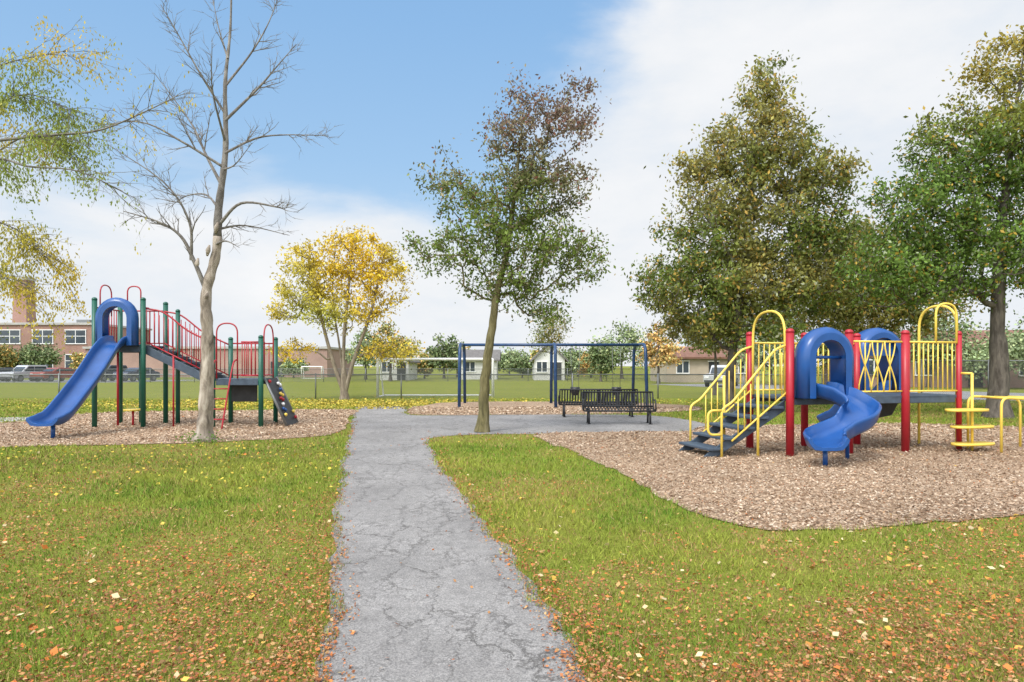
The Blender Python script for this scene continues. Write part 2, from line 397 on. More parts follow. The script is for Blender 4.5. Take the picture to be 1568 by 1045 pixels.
# ------------------------------------------------------------------ fallen leaves
def litter(n,d0,d1,fn,pal,smin,smax,w=.98):
    x,y=wedge(n,d0,d1,w); k=rng.random(n)<fn(x,y); x=x[k];y=y[k];m=len(x)
    pal=np.array(pal); c=pal[rng.integers(0,len(pal),m)]*(.6+.7*rng.random(m))[:,None]
    s=smin+(smax-smin)*rng.random(m)**1.6; return x,y,s,c
onpath=lambda x,y: inside(x,y,path)
anymul=lambda x,y: inside(x,y,mulch_r)|inside(x,y,mulch_l)|inside(x,y,mulch_s)
def f1(x,y):
    p=.03+worn(x,y)**1.3*.9
    p=p*np.clip((14-y)/6,.15,1)
    e=edge_dist(x,y,path); nr=np.exp(-(e/.19)**2)*(x>-1.4)*(y<15)*(.8+fbm(x,y,2,60))+np.exp(-(e/.17)**2)*(x<=-1.0)*(y<10)*.9
    p=p*.85+nr
    op=onpath(x,y); p=np.where(op,np.where(e<.09,.8,np.where(e<.2,.18,.003)),p); p=np.where(anymul(x,y),.10,p); return p
X1,Y1,S1,C1=litter(210000,2.1,20,f1,[(.44,.17,.07),(.36,.13,.055),(.28,.11,.05),(.46,.23,.09),(.24,.10,.05),(.46,.28,.13),(.52,.17,.05)],.012,.032)
S1=S1*np.maximum(1,Y1/9)
def f2(x,y):
    op=onpath(x,y); return np.where(op,.012,np.where(anymul(x,y),.45,1.)*np.clip(fbm(x,y,.5,30)*1.6-.2,.1,1))
X2,Y2,S2,C2=litter(4800,2.1,26,f2,[(.62,.40,.08),(.60,.27,.06),(.56,.40,.22),(.58,.19,.05),(.46,.28,.11),(.62,.50,.29)],.03,.066)
m=8000; X3=rng.normal(-7.0,6.5,m); Y3=rng.normal(29,2.2,m); k=(Y3>25.6)&~anymul(X3,Y3); X3=X3[k];Y3=Y3[k]; m=len(X3)
C3=np.array([.55,.43,.07])*(.6+.6*rng.random(m))[:,None]; S3=.07+.05*rng.random(m)
m=2000; X4=rng.uniform(-13,-2,m); Y4=rng.uniform(8.5,14.5,m); k=(~anymul(X4,Y4)&~onpath(X4,Y4))&(rng.random(m)<fbm(X4,Y4,.4,44)); X4=X4[k];Y4=Y4[k]; m=len(X4)
C4=np.array([.62,.46,.07])*(.7+.5*rng.random(m))[:,None]; S4=.035+.03*rng.random(m)
X=np.concatenate([X1,X2,X3,X4]);Y=np.concatenate([Y1,Y2,Y3,Y4]);S=np.concatenate([S1,S2,S3,S4]);CC=np.concatenate([C1,C2,C3,C4])
hard=onpath(X,Y)|anymul(X,Y)
Z=np.where(hard,.02,.014+.028*rng.random(len(X)))
leaf_mesh('fallen_leaves',np.stack([X,Y,Z],1),S,CC,M_litter,None,0,.75,.72)
# ------------------------------------------------------------------ wood chips
n=200000; x,y=wedge(n,6.3,27,1.0); k=anymul(x,y); x=x[k];y=y[k];n=len(x)
pal=np.array([(.56,.43,.31),(.45,.32,.22),(.33,.22,.145),(.20,.13,.085),(.64,.52,.40),(.48,.34,.235)])
c=pal[rng.integers(0,6,n)]*(.75+.45*rng.random(n))[:,None]*(.72+.5*fbm(x,y,.5,50))[:,None]
leaf_mesh('wood_chips',np.stack([x,y,.018+.022*rng.random(n)],1),(.022+.036*rng.random(n))*np.maximum(1,y/11),c,M_chip,None,0,.4,.7)

# ------------------------------------------------------------------ trees
def chains(pos,par,rad,mb,k=6):
    n=len(pos); ch=[[] for _ in range(n)]
    for i in range(n):
        if par[i]>=0: ch[par[i]].append(i)
    st=[(0,-1)]
    while st:
        i,p=st.pop(); pts=[];rr=[]
        if p>=0: pts.append(pos[p]); rr.append(min(rad[p],rad[i]*1.25))
        cur=i
        while True:
            pts.append(pos[cur]); rr.append(rad[cur])
            c=ch[cur]
            if not c: break
            c=sorted(c,key=lambda q:-rad[q])
            for q in c[1:]: st.append((q,cur))
            cur=c[0]
        if len(pts)>1:
            r0=max(rr); kk=12 if r0>.12 else (7 if r0>.03 else 4)
            mb.tube(pts,rr,kk,False)
def grow(trunk,r0,lobes,ntips,rtip,seed,zmin,starts=None,asc=.8,jit=.05,expo=.45):
    R=np.random.default_rng(seed)
    tr=spline(trunk,5); pos=[];par=[]
    step=.3
    pos.append(np.array(tr[0]));par.append(-1)
    for p in tr[1:]:
        p=np.array(p)+R.normal(0,.012,3)
        pos.append(p);par.append(len(pos)-2)
    nt=len(pos)
    for st in (starts or []):
        sp=[np.array(q) for q in spline(st,5)]
        d=[np.linalg.norm(q-sp[0]) for q in pos[:nt]]; pr=int(np.argmin(d))
        for q in sp[1:]:
            pos.append(q);par.append(pr);pr=len(pos)-1
    vol=np.array([l[3]*l[4]*l[5] for l in lobes])**.8; vol/=vol.sum()
    tips=[]
    for _ in range(ntips):
        l=lobes[R.choice(len(lobes),p=vol)]; u=R.normal(size=3); u/=np.linalg.norm(u); u*=R.random()**(1/2.6)
        tips.append(np.array(l[:3])+u*np.array(l[3:6]))
    tips=np.array(tips)
    buf=np.zeros((60000,3)); N0=len(pos); buf[:N0]=np.array(pos)
    dm=np.min(np.linalg.norm(tips[:,None]-buf[None,:N0],axis=2),axis=1)
    order=np.argsort(dm); ends=[]
    for t in order:
        p=tips[t]; q=buf[:N0]; d=np.linalg.norm(q-p,axis=1); hd=np.hypot(q[:,0]-p[0],q[:,1]-p[1])
        cost=d+asc*np.maximum(0,q[:,2]-p[2]+.45*hd)+np.where(q[:,2]<zmin,50,0)
        i=int(np.argmin(cost)); a=q[i].copy(); D=np.linalg.norm(p-a)
        m=max(2,int(D/step)); pr=i
        for j in range(1,m+1):
            tt=j/m; c=a+(p-a)*tt; c[2]-=math.sin(pi*tt)*.09*D; c+=R.normal(0,jit*min(D,1),3)*(tt<1)
            buf[N0]=c; par.append(pr); pr=N0; N0+=1
        ends.append(pr)
    pos=buf[:N0]; cnt=np.zeros(N0)
    for e in ends: cnt[e]=1
    for i in range(N0-1,0,-1): cnt[par[i]]+=cnt[i]
    rad=rtip*np.maximum(cnt,1)**expo
    h=pos[:nt,2]; f=1-(h-h[0])/(h[nt-1]-h[0]+1e-6)
    mx=r0*(f*.85+.05); mx[0]*=1.5
    if nt>1: mx[1]*=1.15
    rad[:nt]=np.where(pos[:nt,2]<zmin,mx,np.minimum(np.maximum(rad[:nt],mx*.6),mx))
    rad=np.minimum(rad,r0*1.5)
    for i in range(nt,N0): rad[i]=min(rad[i],rad[par[i]]*.95)
    return pos,par,rad,np.array(ends)
def tree(name,trunk,r0,lobes,ntips,nl,sig,lsize,colfn,barkm,seed,zmin,rtip=.008,starts=None,asc=.8,droop=.25,leafkeep=1.0,asp=.5,bright=1.0,lmat=None):
    g=Group(name); pos,par,rad,ends=grow(trunk,r0,lobes,ntips,rtip,seed,zmin,starts,asc)
    chains(pos,par,rad,g.part('trunk_and_branches',barkm)); e=g.done()
    R=np.random.default_rng(seed+5)
    par=np.array(par)
    e1=par[ends]; e2=par[e1]
    base=np.concatenate([pos[ends],pos[e1],(pos[ends]+pos[e1])/2])
    if leafkeep<1: base=base[R.random(len(base))<leafkeep]
    n=int(nl*len(ends)); idx=R.integers(0,len(base),n)
    cl=.5+1.0*R.random(len(base))
    P=base[idx]+R.normal(size=(n,3))*sig*cl[idx][:,None]*np.array([1,1,.75])
    tone=(.62+.72*R.random(len(base)))[idx]
    s=lsize*(.6+.7*R.random(n)); C=colfn(P,R)*bright*tone[:,None]*(.65+.7*R.random(n))[:,None]
    leaf_mesh('foliage',P,s,C,lmat or M_leaf,e,droop,asp)
    return e
def lerp(a,b,t): t=np.asarray(t)[:,None]; return np.array(a)*(1-t)+np.array(b)*t
def pick(base,alt,p,R):
    m=(R.random(len(base))<p)[:,None]; return np.where(m,np.array(alt),base)
def col_center(P,R):
    t=np.clip((P[:,2]-4.9)/2.4+.30*(R.random(len(P))-.5)+.25*(P[:,0]>.9)-.2,0,1)
    b=lerp((.17,.235,.045),(.235,.175,.14),t); b=pick(b,(.36,.31,.20),.14,R); return pick(b,(.30,.13,.09),.12*t,R)
def col_olive(P,R):
    t=np.clip((vn(P[:,0],P[:,2],.8,2)-.3)*1.8,0,1); b=lerp((.17,.225,.048),(.31,.28,.08),t); b=pick(b,(.50,.33,.08),.11,R); return pick(b,(.36,.38,.25),.09,R)
def col_green(P,R):
    t=np.clip((P[:,2]-7.5)/4+.6*(vn(P[:,0],P[:,2],.7,5)-.5),0,1); b=lerp((.145,.235,.045),(.37,.30,.06),t); b=pick(b,(.50,.34,.06),.08,R); return pick(b,(.32,.37,.22),.09,R)
def col_yellow(P,R):
    b=lerp((.74,.53,.05),(.50,.49,.11),np.clip(vn(P[:,0],P[:,2],.6,7)*1.4-.3,0,1)); return b
tree('maple_tree',[(-.74,16.9,0),(-.66,16.9,1.3),(-.5,16.9,2.6),(-.38,16.9,3.4),(-.12,16.95,4.6),(.08,17,6),(.3,17,8.2)],.155,
 [(-.15,16.9,5.3,1.6,1.5,1.3),(.26,16.9,7.5,1.0,1.0,1.35),(1.50,16.9,7.75,.65,.8,1.15),(-1.75,16.9,6.3,.5,.7,.85),(-1.7,16.9,4.5,.85,1.0,.55),(1.40,16.9,4.35,1.0,1.0,.75),(-.2,16.9,3.7,1.1,1.0,.45),(.9,16.9,6.1,1.1,1.1,.9),(.6,16.9,3.1,.8,.8,.4)],
 500,46,.15,.10,col_center,M_barkg,21,2.5,.0065)
tree('linden_tree',[(7.6,24,0),(7.7,24,1.6),(7.9,24,3.2),(8.1,24,6),(8.6,24,9),(9.1,24,11.9)],.20,
 [(9.05,24,11.1,1.0,1.0,1.4),(8.6,24,9.3,2.0,1.9,1.5),(7.9,24,6.7,2.9,2.6,1.8),(7.5,24,4.4,3.2,2.6,1.4),(10.6,24,8.2,1.5,1.5,1.2),(10.4,24,4.8,2.0,1.8,1.4),(5.5,24,4.9,1.2,1.3,.9),(6.5,24,8.6,1.1,1,1.0),(7.6,24,3.0,2.8,2.2,.55),(10.9,24,6.3,1.2,1.3,1.0)],
 980,60,.21,.15,col_olive,M_bark,22,2.0,.009)
tree('linden_tree.001',[(15.3,21.5,0),(15.35,21.5,1.6),(15.3,21.5,3),(15.4,21.5,6),(15.8,21.5,9),(16.1,21.5,11.5)],.34,
 [(16,21.5,10.9,1.5,1.5,1.4),(14.7,21.5,8.5,2.1,2.1,1.6),(13.0,21.5,6.6,2.0,1.8,1.4),(15.5,21.5,5.2,3.0,2.5,1.5),(12.0,21.5,4.6,1.8,1.7,1.1),(17.9,21.5,7.4,2.6,2.6,2.6)],
 960,62,.21,.14,col_green,M_bark,23,2.4,.009)
tree('linden_tree.002',[(14.9,30,0),(14.9,30,2),(14.8,30,5),(14.8,30,7.5)],.2,
 [(14.9,30,6.4,2.4,2.0,1.8),(14.3,30,4.2,3.1,2.2,1.5),(17.5,30,5,2.4,2,2)],420,64,.3,.18,col_olive,M_bark,24,2,.010)
tree('yellow_autumn_tree',[(-8.1,33,0),(-8.15,33,1.5),(-8.1,33,3.2),(-7.9,33,5.5),(-7.6,33,8.4)],.2,
 [(-9.9,33,6.1,1.6,1.5,1.7),(-7.7,33,7.0,1.5,1.5,1.6),(-6.1,33,5.9,1.2,1.3,1.6),(-8.3,33,4.6,2.3,1.7,1.2),(-10.6,33,2.4,1.2,1.0,.6),(-5.8,33,2.4,1.5,1,.6),(-10.9,33,4.6,.8,.9,.9)],
 480,30,.20,.16,col_yellow,M_barky,25,1.4,.011,
 starts=[[(-8.1,33,.25),(-8.7,33,2),(-9.3,33.1,4.2),(-9.9,33.1,7)],[(-8.1,33,.2),(-7.6,32.9,2),(-6.8,32.9,4.2),(-6.2,33,6.9)],[(-8.1,33,.3),(-8.4,33.3,2.5),(-8.8,33.5,5),(-8.7,33.6,7.5)]],leafkeep=.66)
tree('young_tree',[(2.6,45,0),(2.6,45,2),(2.7,45,5.4)],.08,[(2.6,45,4.2,1.3,1.2,1.2),(2.0,45,3.2,1,1,.7)],110,18,.25,.16,col_olive,M_bark,26,1.8,.012)
tree('slender_tree',[(11.3,38,0),(11.35,38,2),(11.2,38,4.6)],.13,[(11.2,38,3.6,1.6,1.4,1.2)],110,40,.25,.18,col_olive,M_bark,27,1.6,.012)
# bare tree
def s14(px,py,dy=0):
    s=.01422; return (round((px-784)*s,3),14.86+dy,round(1.65-(py-560)*s,3))
def bare():
    g=Group('bare_tree'); mb=g.part('trunk',M_barkb); tb=g.part('branches',bark('bare_branch_bark',(.10,.09,.08),(.19,.17,.155),(.28,.26,.24),.5,7))
    R=random.Random(5)
    tr=spline([(-6.71,14.86,-.02),s14(316,620),s14(318,520),s14(316,450),s14(330,385,.05),s14(335,320),s14(344,230,.05),s14(345,130),s14(350,40,.1),s14(352,-60,.1)],8)
    n=len(tr); rad=[]
    for i,p in enumerate(tr):
        z=p.z; r=.160*(1-min(z/11.2,1))**1.35+.008
        if z<.35: r+=.10*(1-max(z,0)/.35)**2
        r*=1+.07*math.sin(i*1.7)+.06*R.random(); rad.append(r)
    cut=int(n*.48)
    mb.tube(tr[:cut+1],rad[:cut+1],14); tb.tube(tr[cut:],rad[cut:],9)
    def twig(p,d,l,r,lev):
        m=max(4,int(l/.16)); pts=[Vector(p)]; d=d.normalized(); q=Vector(p)
        for j in range(m):
            d=(d+Vector((R.gauss(0,.10),R.gauss(0,.10),R.gauss(.035,.08)))).normalized(); q=q+d*(l/m); pts.append(q.copy())
        tb.tube(pts,[r*(1-.75*j/m) for j in range(m+1)],5 if r>.01 else 4,False)
        side(pts,l,r,lev+1)
    def side(pts,l,r,lev):
        if lev>3: return
        k=int(l*(6.0 if lev<3 else 4.5)+.5)
        for _ in range(k):
            t=.2+.78*R.random(); i=min(int(t*(len(pts)-1)),len(pts)-2)
            a=(pts[i+1]-pts[i]).normalized(); o=Vector((R.gauss(0,1),R.gauss(0,.8),R.gauss(.25,.8))); o=(o-a*o.dot(a)).normalized()
            d=a*R.uniform(.7,1.1)+o*R.uniform(.5,.9)
            ll=l*R.uniform(.25,.6)*(1.15-t*.6); twig(pts[i],d,max(ll,.25),max(r*(1-.8*t)*.6,.0048),lev)
    def br(pts,r):
        P=spline(pts,6); l=sum((P[i+1]-P[i]).length for i in range(len(P)-1))
        tb.tube(P,[max(r*(1-.85*i/(len(P)-1)),.007) for i in range(len(P))],7,False); side(P,l*.55,r,1); side(P[len(P)//2:],l*.35,r*.5,1)
    br([s14(314,440),s14(300,400,-.1),s14(284,365,-.2),s14(255,345,-.3),s14(205,330,-.4)],.055)
    br([s14(296,400,-.1),s14(300,345,-.3),s14(270,290,-.5),s14(190,235,-.6)],.036)
    br([s14(330,375),s14(352,372,-.2),s14(375,383,-.3)],.03)
    br([s14(335,345),s14(375,315,-.2),s14(430,322,-.3),s14(450,330,-.4)],.04)
    br([s14(330,352),s14(365,340,.4),s14(425,350,.8)],.03)
    br([s14(340,285),s14(310,235,.2),s14(280,180,.4),s14(215,95,.6)],.04)
    br([s14(340,255),s14(290,225,-.3),s14(235,200,-.5),s14(170,215,-.8)],.032)
    br([s14(344,235),s14(385,205,.3),s14(430,195,.5),s14(490,192,.7)],.030)
    br([s14(345,185),s14(390,130,.2),s14(415,95,.3),s14(445,55,.4)],.034)
    br([s14(345,175),s14(315,120,-.3),s14(290,70,-.5),s14(268,30,-.6)],.027)
    br([s14(347,130),s14(378,70,.3),s14(402,20,.4),s14(420,-30,.4)],.027)
    br([s14(349,90),s14(330,40,.2),s14(315,-20,.3)],.022)
    br([s14(335,320),s14(300,290,.5),s14(255,285,.9),s14(215,300,1.2)],.028)
    br([s14(343,260),s14(375,262,-.5),s14(410,240,-.9)],.022)
    br([s14(344,215),s14(350,160,-.8),s14(365,110,-1.3)],.027)
    for p in ((320,455),(323,385),(336,350),(306,405)):
        q=Vector(s14(*p)); mb.tube([q+Vector((-.05,-.07,-.12)),q+Vector((-.02,-.09,0)),q+Vector((0,-.07,.12))],[.02,.055,.02],8)
    lf=np.array([(-6.71+R.gauss(0,.22),14.7+R.gauss(0,.16),abs(R.gauss(0,.10))) for _ in range(260)])
    e=g.done(); leaf_mesh('basal_shoots',lf,np.full(260,.06),np.tile(np.array([[.13,.26,.03]]),(260,1)),M_leaf,e)
bare()
def s9(px,py,dy=0):
    s=.00861; return ((px-784)*s,9.0+dy,1.65-(py-560)*s)
def locust():
    g=Group('locust_tree'); tb=g.part('trunk_and_branches',bark('locust_bark',(.10,.085,.075),(.17,.155,.135),(.25,.23,.20))); R=random.Random(9); ends=[]
    tb.tube(spline([(-10.4,9.3,0),(-10.3,9.3,1.5),(-10.2,9.2,3),(-10.0,9.1,4.4),(-9.9,9.1,6.5),(-9.7,9.2,8.5)],5),[.24*(1-.03*i) for i in range(26)],12)
    def twig(p,d,l,r,lev):
        m=max(3,int(l/.12)); pts=[Vector(p)]; q=Vector(p); d=d.normalized()
        for j in range(m):
            d=(d+Vector((R.gauss(.02,.12),R.gauss(0,.12),R.gauss(-.06,.1)))).normalized(); q=q+d*(l/m); pts.append(q.copy())
        tb.tube(pts,[r*(1-.8*j/m) for j in range(m+1)],4,False)
        for q in pts[1:]: ends.append((q,lev))
        if lev<2:
            for _ in range(int(l*5)):
                i=R.randrange(len(pts)-1); twig(pts[i],(pts[i+1]-pts[i]).normalized()+Vector((R.gauss(.2,.6),R.gauss(0,.6),R.gauss(-.1,.6))),l*R.uniform(.25,.55),r*.5,lev+1)
    B=[([( -9.98,9.1,4.4),s9(-150,260),s9(-40,222),s9(60,200,.2),s9(130,188,.3),s9(200,160,.3),s9(250,128,.4)],.030,28),
       ([( -9.98,9.1,4.2),s9(-150,300,-.2),s9(-20,245),s9(60,262,-.2),s9(140,272,-.3),s9(215,305,-.4)],.028,28),
       ([( -10.0,9.1,4.0),s9(-160,350,.2),s9(-60,330,.1),s9(0,345,.3),s9(40,385,.3)],.022,40),
       ([( -9.9,9.1,6),s9(-120,110,.4),s9(-20,75,.4),s9(70,50,.5)],.018,20),
       ([( -9.95,9.1,5.2),s9(-130,190,.4),s9(-30,130,.5),s9(20,125,.5),s9(70,150,.6)],.02,40),
       ([( -9.95,9.1,4.8),s9(-130,230,.6),s9(-30,180,.8),s9(20,185,.9),s9(60,215,.9)],.018,36),
       ([( -10.1,9.1,3.4),s9(-180,430),s9(-80,410,.2),s9(-10,420,.1),s9(35,435,.1)],.016,34)]
    for pts,r,nn in B:
        P=spline(pts,8); tb.tube(P,[max(r*(1-.85*i/(len(P)-1)),.004) for i in range(len(P))],6,False)
        n0=len(P)//3
        for _ in range(nn):
            i=R.randrange(n0,len(P)-1); t=(P[i+1]-P[i]).normalized()
            twig(P[i],t*.9+Vector((R.gauss(0,.5),R.gauss(0,.6),R.gauss(0,.6))),R.uniform(.3,.85),.005,0)
    e=g.done(); rr=np.random.default_rng(4)
    E=np.array([tuple(a) for a,b in ends]); 
    w=np.clip(1.0-(E[:,0]+6.5)/1.7,.12,1)
    k=rr.random(len(E))<w; E=E[k]
    n=len(E)*4; P=E[rr.integers(0,len(E),n)]+rr.normal(size=(n,3))*.06-np.array([0,0,.05])
    t=vn(P[:,0],P[:,2],1.6,3); C=lerp((.30,.36,.08),(.72,.52,.07),np.clip((t-.4)*2+np.where(P[:,2]<3.6,.45,0),0,1))*(.65+.6*rr.random(n))[:,None]
    leaf_mesh('foliage',P,.035+.03*rr.random(n),C,M_leaf,e,1.2,.42)
locust()
def far(name,px,ytop,wpx,d,colfn,seed,n=45,zb=None):
    s=d/1045; X=(px-784)*s; H=1.65+(560-ytop)*s; w=wpx*s/2
    lob=[(X,d,H*.62,w*.8,w*.7,H*.34),(X-w*.45,d,H*.45,w*.55,w*.5,H*.25),(X+w*.45,d,H*.5,w*.55,w*.5,H*.27)]
    tree(name,[(X,d,0),(X,d,H*.3),(X,d,H*.85)],.018*H+.06,lob,n,70,max(.25,w*.14),max(.22,d*.0036),colfn,M_bark,seed,H*.15,.02,droop=.1,asp=.8,bright=1.7,lmat=M_farleaf)
def c_dg(P,R): return pick(np.tile(np.array([[.09,.125,.055]]),(len(P),1)),(.15,.17,.08),.3,R)
def c_og(P,R): return pick(np.tile(np.array([[.16,.17,.06]]),(len(P),1)),(.36,.24,.08),.35,R)
def c_or(P,R): return pick(np.tile(np.array([[.36,.22,.08]]),(len(P),1)),(.27,.24,.09),.35,R)
def c_gr(P,R): return pick(np.tile(np.array([[.14,.18,.09]]),(len(P),1)),(.22,.25,.13),.3,R)
F=[(55,522,75,92,c_dg),(5,530,60,90,c_og),(130,535,40,85,c_og),(598,488,88,72,c_og),(560,500,60,80,c_gr),(680,505,58,86,c_dg),(700,528,60,95,c_og),(952,487,95,84,c_gr),(1008,494,66,62,c_or),
   (885,530,70,100,c_dg),(780,534,70,112,c_gr),(835,530,50,105,c_og),(1060,520,60,90,c_gr),(1180,480,120,58,c_gr),(1290,490,160,60,c_dg),(1420,470,190,52,c_dg),(1540,500,160,48,c_gr),(1650,460,200,50,c_dg),(405,545,60,110,c_gr),(180,535,60,120,c_gr),(-80,480,140,85,c_dg),(920,520,50,70,c_dg),
   (740,540,50,88,c_gr),(800,545,40,90,c_dg),(865,542,46,84,c_gr),(450,548,40,90,c_gr),(650,540,40,86,c_og),(905,540,44,90,c_or)]
for i,(a,b,c,d,f) in enumerate(F): far('background_tree',a,b,c,d,f,100+i,45 if c<100 else 70)

# ------------------------------------------------------------------ play structure helpers
def slide(mb,pts,w=.27,h=.2,flare=0.0):
    P=spline(pts,7); rings=[]; n=len(P)
    for i,p in enumerate(P):
        t=(P[min(i+1,n-1)]-P[max(i-1,0)]).normalized(); sd=t.cross(Vector((0,0,1))).normalized(); up=sd.cross(t).normalized()
        f=i/(n-1); W=w*(1+flare*max(0,f-.75)*4*.25); H=h*(1-.35*max(0,f-.85)/.15)
        prof=[(-W,H),(-W*.93,.09),(-W*.75,.03),(-W*.4,0),(W*.4,0),(W*.75,.03),(W*.93,.09),(W,H),(W+.03,H+.012),(W+.055,H-.02),(W+.045,H-.06),(W*1.03,.03),(W*.82,-.035),(W*.4,-.05),(-W*.4,-.05),(-W*.82,-.035),(-W*1.03,.03),(-W-.045,H-.06),(-W-.055,H-.02),(-W-.03,H+.012)]
        rings.append([p+sd*a+up*b for a,b in prof])
    mb.sweep(rings)
def hood(mb,cx,y0,y1,z0,hw,ht,th=.12,dirn=-1):
    def arch(hw,top,k=14):
        a=[(-hw,0)]; sp=top-hw
        for j in range(k+1):
            an=pi-pi*j/k; a.append((hw*math.cos(an),sp+hw*math.sin(an)))
        a.append((hw,0)); return a
    rings=[]
    for t,gr in ((0,-.06),(.05,0),(.3,.05),(.6,.04),(.85,-.01),(1,-.04)):
        y=y0+(y1-y0)*t; o=arch(hw+gr,ht+gr); i=arch(hw-th+gr*.3,ht-th+gr*.3)
        rings.append([Vector((cx+x,y,z0+z)) for x,z in o]+[Vector((cx+x,y,z0+z)) for x,z in reversed(i)])
    mb.sweep(rings,True,False)
    for r,rev in ((rings[0],0),(rings[-1],1)):
        b0=len(mb.v); mb.v.extend(r); k=len(r)//2
        for j in range(k-1):
            mb.f.append((b0+j,b0+j+1,b0+2*k-2-j,b0+2*k-1-j)); mb.sm.append(False)
def rail(mb,a,b,hb,ht,n,r=.013,rt=.02):
    a=Vector(a);b=Vector(b); mb.tube([a+Vector((0,0,ht)),b+Vector((0,0,ht))],rt,8); mb.tube([a+Vector((0,0,hb)),b+Vector((0,0,hb))],rt*.85,8)
    for i in range(1,n+1):
        p=a.lerp(b,i/(n+1)); mb.tube([p+Vector((0,0,hb)),p+Vector((0,0,ht))],r,6)
def hoop(mb,a,b,z0,z1,r=.022):
    a=Vector(a);b=Vector(b); w=(b-a).length
    mb.tube(fillet([a+Vector((0,0,z0)),a+Vector((0,0,z1)),b+Vector((0,0,z1)),b+Vector((0,0,z0))],w*.49,8),r,8)
def post(mb,cap,x,y,h,r=.07):
    mb.tube([(x,y,-.05),(x,y,h-.03)],r,18); cap.tube([(x,y,h-.03),(x,y,h),(x,y,h+.03),(x,y,h+.045)],[r*1.06,r*1.06,r*.8,r*.3],18)
# ---- right structure
g=Group('playground_structure',(5.05,12.4,0),math.radians(14)); S=1.26; DZ=1.08
po=g.part('posts',M_red); ye=g.part('yellow_rails',M_yel); de=g.part('decks',M_slate,.012); bl=g.part('slide',M_blue); ho=g.part('slide_hoods',M_blue)
for x in (0,S,2*S):
    for y in (0,S): post(po,po,x,y,2.28,.072)
post(po,po,3*S,0,2.28,.05); post(po,po,3*S,S,2.28,.06)
for k in range(3):
    de.box((S*(k+.5),S/2,DZ-.03),(S-.02,S-.02,.06)); de.box((S*(k+.5),.03,DZ-.08),(S-.15,.04,.14)); de.box((S*(k+.5),S-.03,DZ-.08),(S-.15,.04,.14))
nst=6; y0,y1=.12,1.12
for i in range(nst-1):
    x=-.12-.30*i; z=DZ-.18*(i+1); de.box((x-.12,(y0+y1)/2,z-.02),(.34,y1-y0+.10,.05))
for y in (y0+.04,y1-.04):
    de.prism([(.0,DZ-.06),(.0,DZ-.26),(-1.38,.02),(-1.66,.02),(-1.50,.14)],y-.02,y+.02)
for y in (y0-.06,y1+.06):
    ye.tube(fillet([(.02,y,DZ+.95),(-.25,y,DZ+.88),(-1.15,y,.98),(-1.35,y,.88),(-1.35,y,0)],.15),.022)
    ye.tube([(0,y,DZ+.1),(-1.15,y,.30)],.018)
    for i in range(1,9):
        t=i/9; x=-1.15*t; ye.tube([(x,y,DZ+.1+(.30-DZ-.1)*t),(x,y,DZ+.92+(.98-DZ-.92)*t)],.012,6)
    ye.tube([(-.62,y,0),(-.62,y,1.45)],.025)
y=y0-.06; ye.tube(fillet([(-1.35,y,.85),(-1.62,y,.85),(-1.62,y,.42),(-1.35,y,.42)],.12),.022)
hoop(ye,(-.02,.12,0),(-.02,1.12,0),DZ,2.68,.024)
ye.tube([(-.02,.12,DZ+.9),(-.02,0,DZ+.9)],.015)
rail(ye,(S+.08,0,0),(2*S-.08,0,0),DZ+.08,DZ+1.02,3,.013)
for s_ in (1,-1):
    for o in (-.28,0,.28):
        pts=[]
        for j in range(9):
            t=j/8; pts.append((S*1.5+o+s_*.13*math.cos(pi*t),-.012*s_,DZ+.08+.94*t))
        ye.tube(pts,.013,6)
rail(ye,(2*S+.08,0,0),(3*S-.05,0,0),DZ+.08,DZ+1.02,9)
rail(ye,(S+.08,S,0),(2*S-.08,S,0),DZ+.08,DZ+1.02,8)
rail(ye,(.08,S,0),(S-.08,S,0),DZ+.08,DZ+1.02,8)
hoop(ye,(3*S,.05,0),(3*S,.95,0),.02,2.85,.026)
hoop(ye,(3*S-.55,0,0),(3*S-.06,0,0),DZ+1.0,2.85,.022)
for i,(z,dx) in enumerate(((.80,-.12),(.48,.0),(.15,.02))):
    c=Vector((3*S+dx+.05,-.24,z)); o=[]
    for j in range(20):
        a=2*pi*j/20; o.append((c.x+.46*math.copysign(abs(math.cos(a))**.6,math.cos(a)),c.y+.19*math.sin(a)))
    ye.sweep([[Vector((x,y,z-.025)) for x,y in o],[Vector((x,y,z+.02)) for x,y in o]])
ye.tube([(3*S+.05,-.24,0),(3*S+.05,-.24,1.5)],.025)
ye.tube([(3*S+.05,-.24,1.5),(3*S,0,1.5)],.022)
hood(ho,S/2,-.30,.12,DZ-.02,.50,1.24,.17)
ho.box((S/2-.44,.02,DZ+.35),(.16,.06,.74)); ho.box((S/2+.44,.02,DZ+.35),(.16,.06,.74))
ho.tube([(S/2-.4,-.12,DZ+.72),(S/2+.4,-.12,DZ+.72)],.03,10)
slide(bl,[(S/2,.15,1.12),(.66,-.15,1.10),(.78,-.46,1.0),(.82,-.76,.80),(.58,-.98,.62),(.20,-1.02,.47),(-.12,-1.12,.38),(-.32,-1.32,.34),(-.38,-1.5,.34)],.27,.22)
bl.tube([(-.2,-1.18,-.05),(-.2,-1.18,.33)],.04,12); bl.tube([(.70,-.62,-.05),(.70,-.62,.85)],.035,12)
cx=S*2.45
hood(ho,cx,S-.12,S+.45,DZ-.02,.54,1.34,.15)
ho.box((cx,S+.0,DZ+.95),(.75,.04,.35))
d2=g.part('rear_slide',M_blue); slide(d2,[(cx,S,1.12),(cx+.02,S+.35,1.05),(cx+.12,S+.8,.78),(cx+.2,S+1.3,.42),(cx+.2,S+1.8,.32)],.27,.22)
d2.tube([(cx+.2,S+1.6,-.05),(cx+.2,S+1.6,.3)],.04,12)
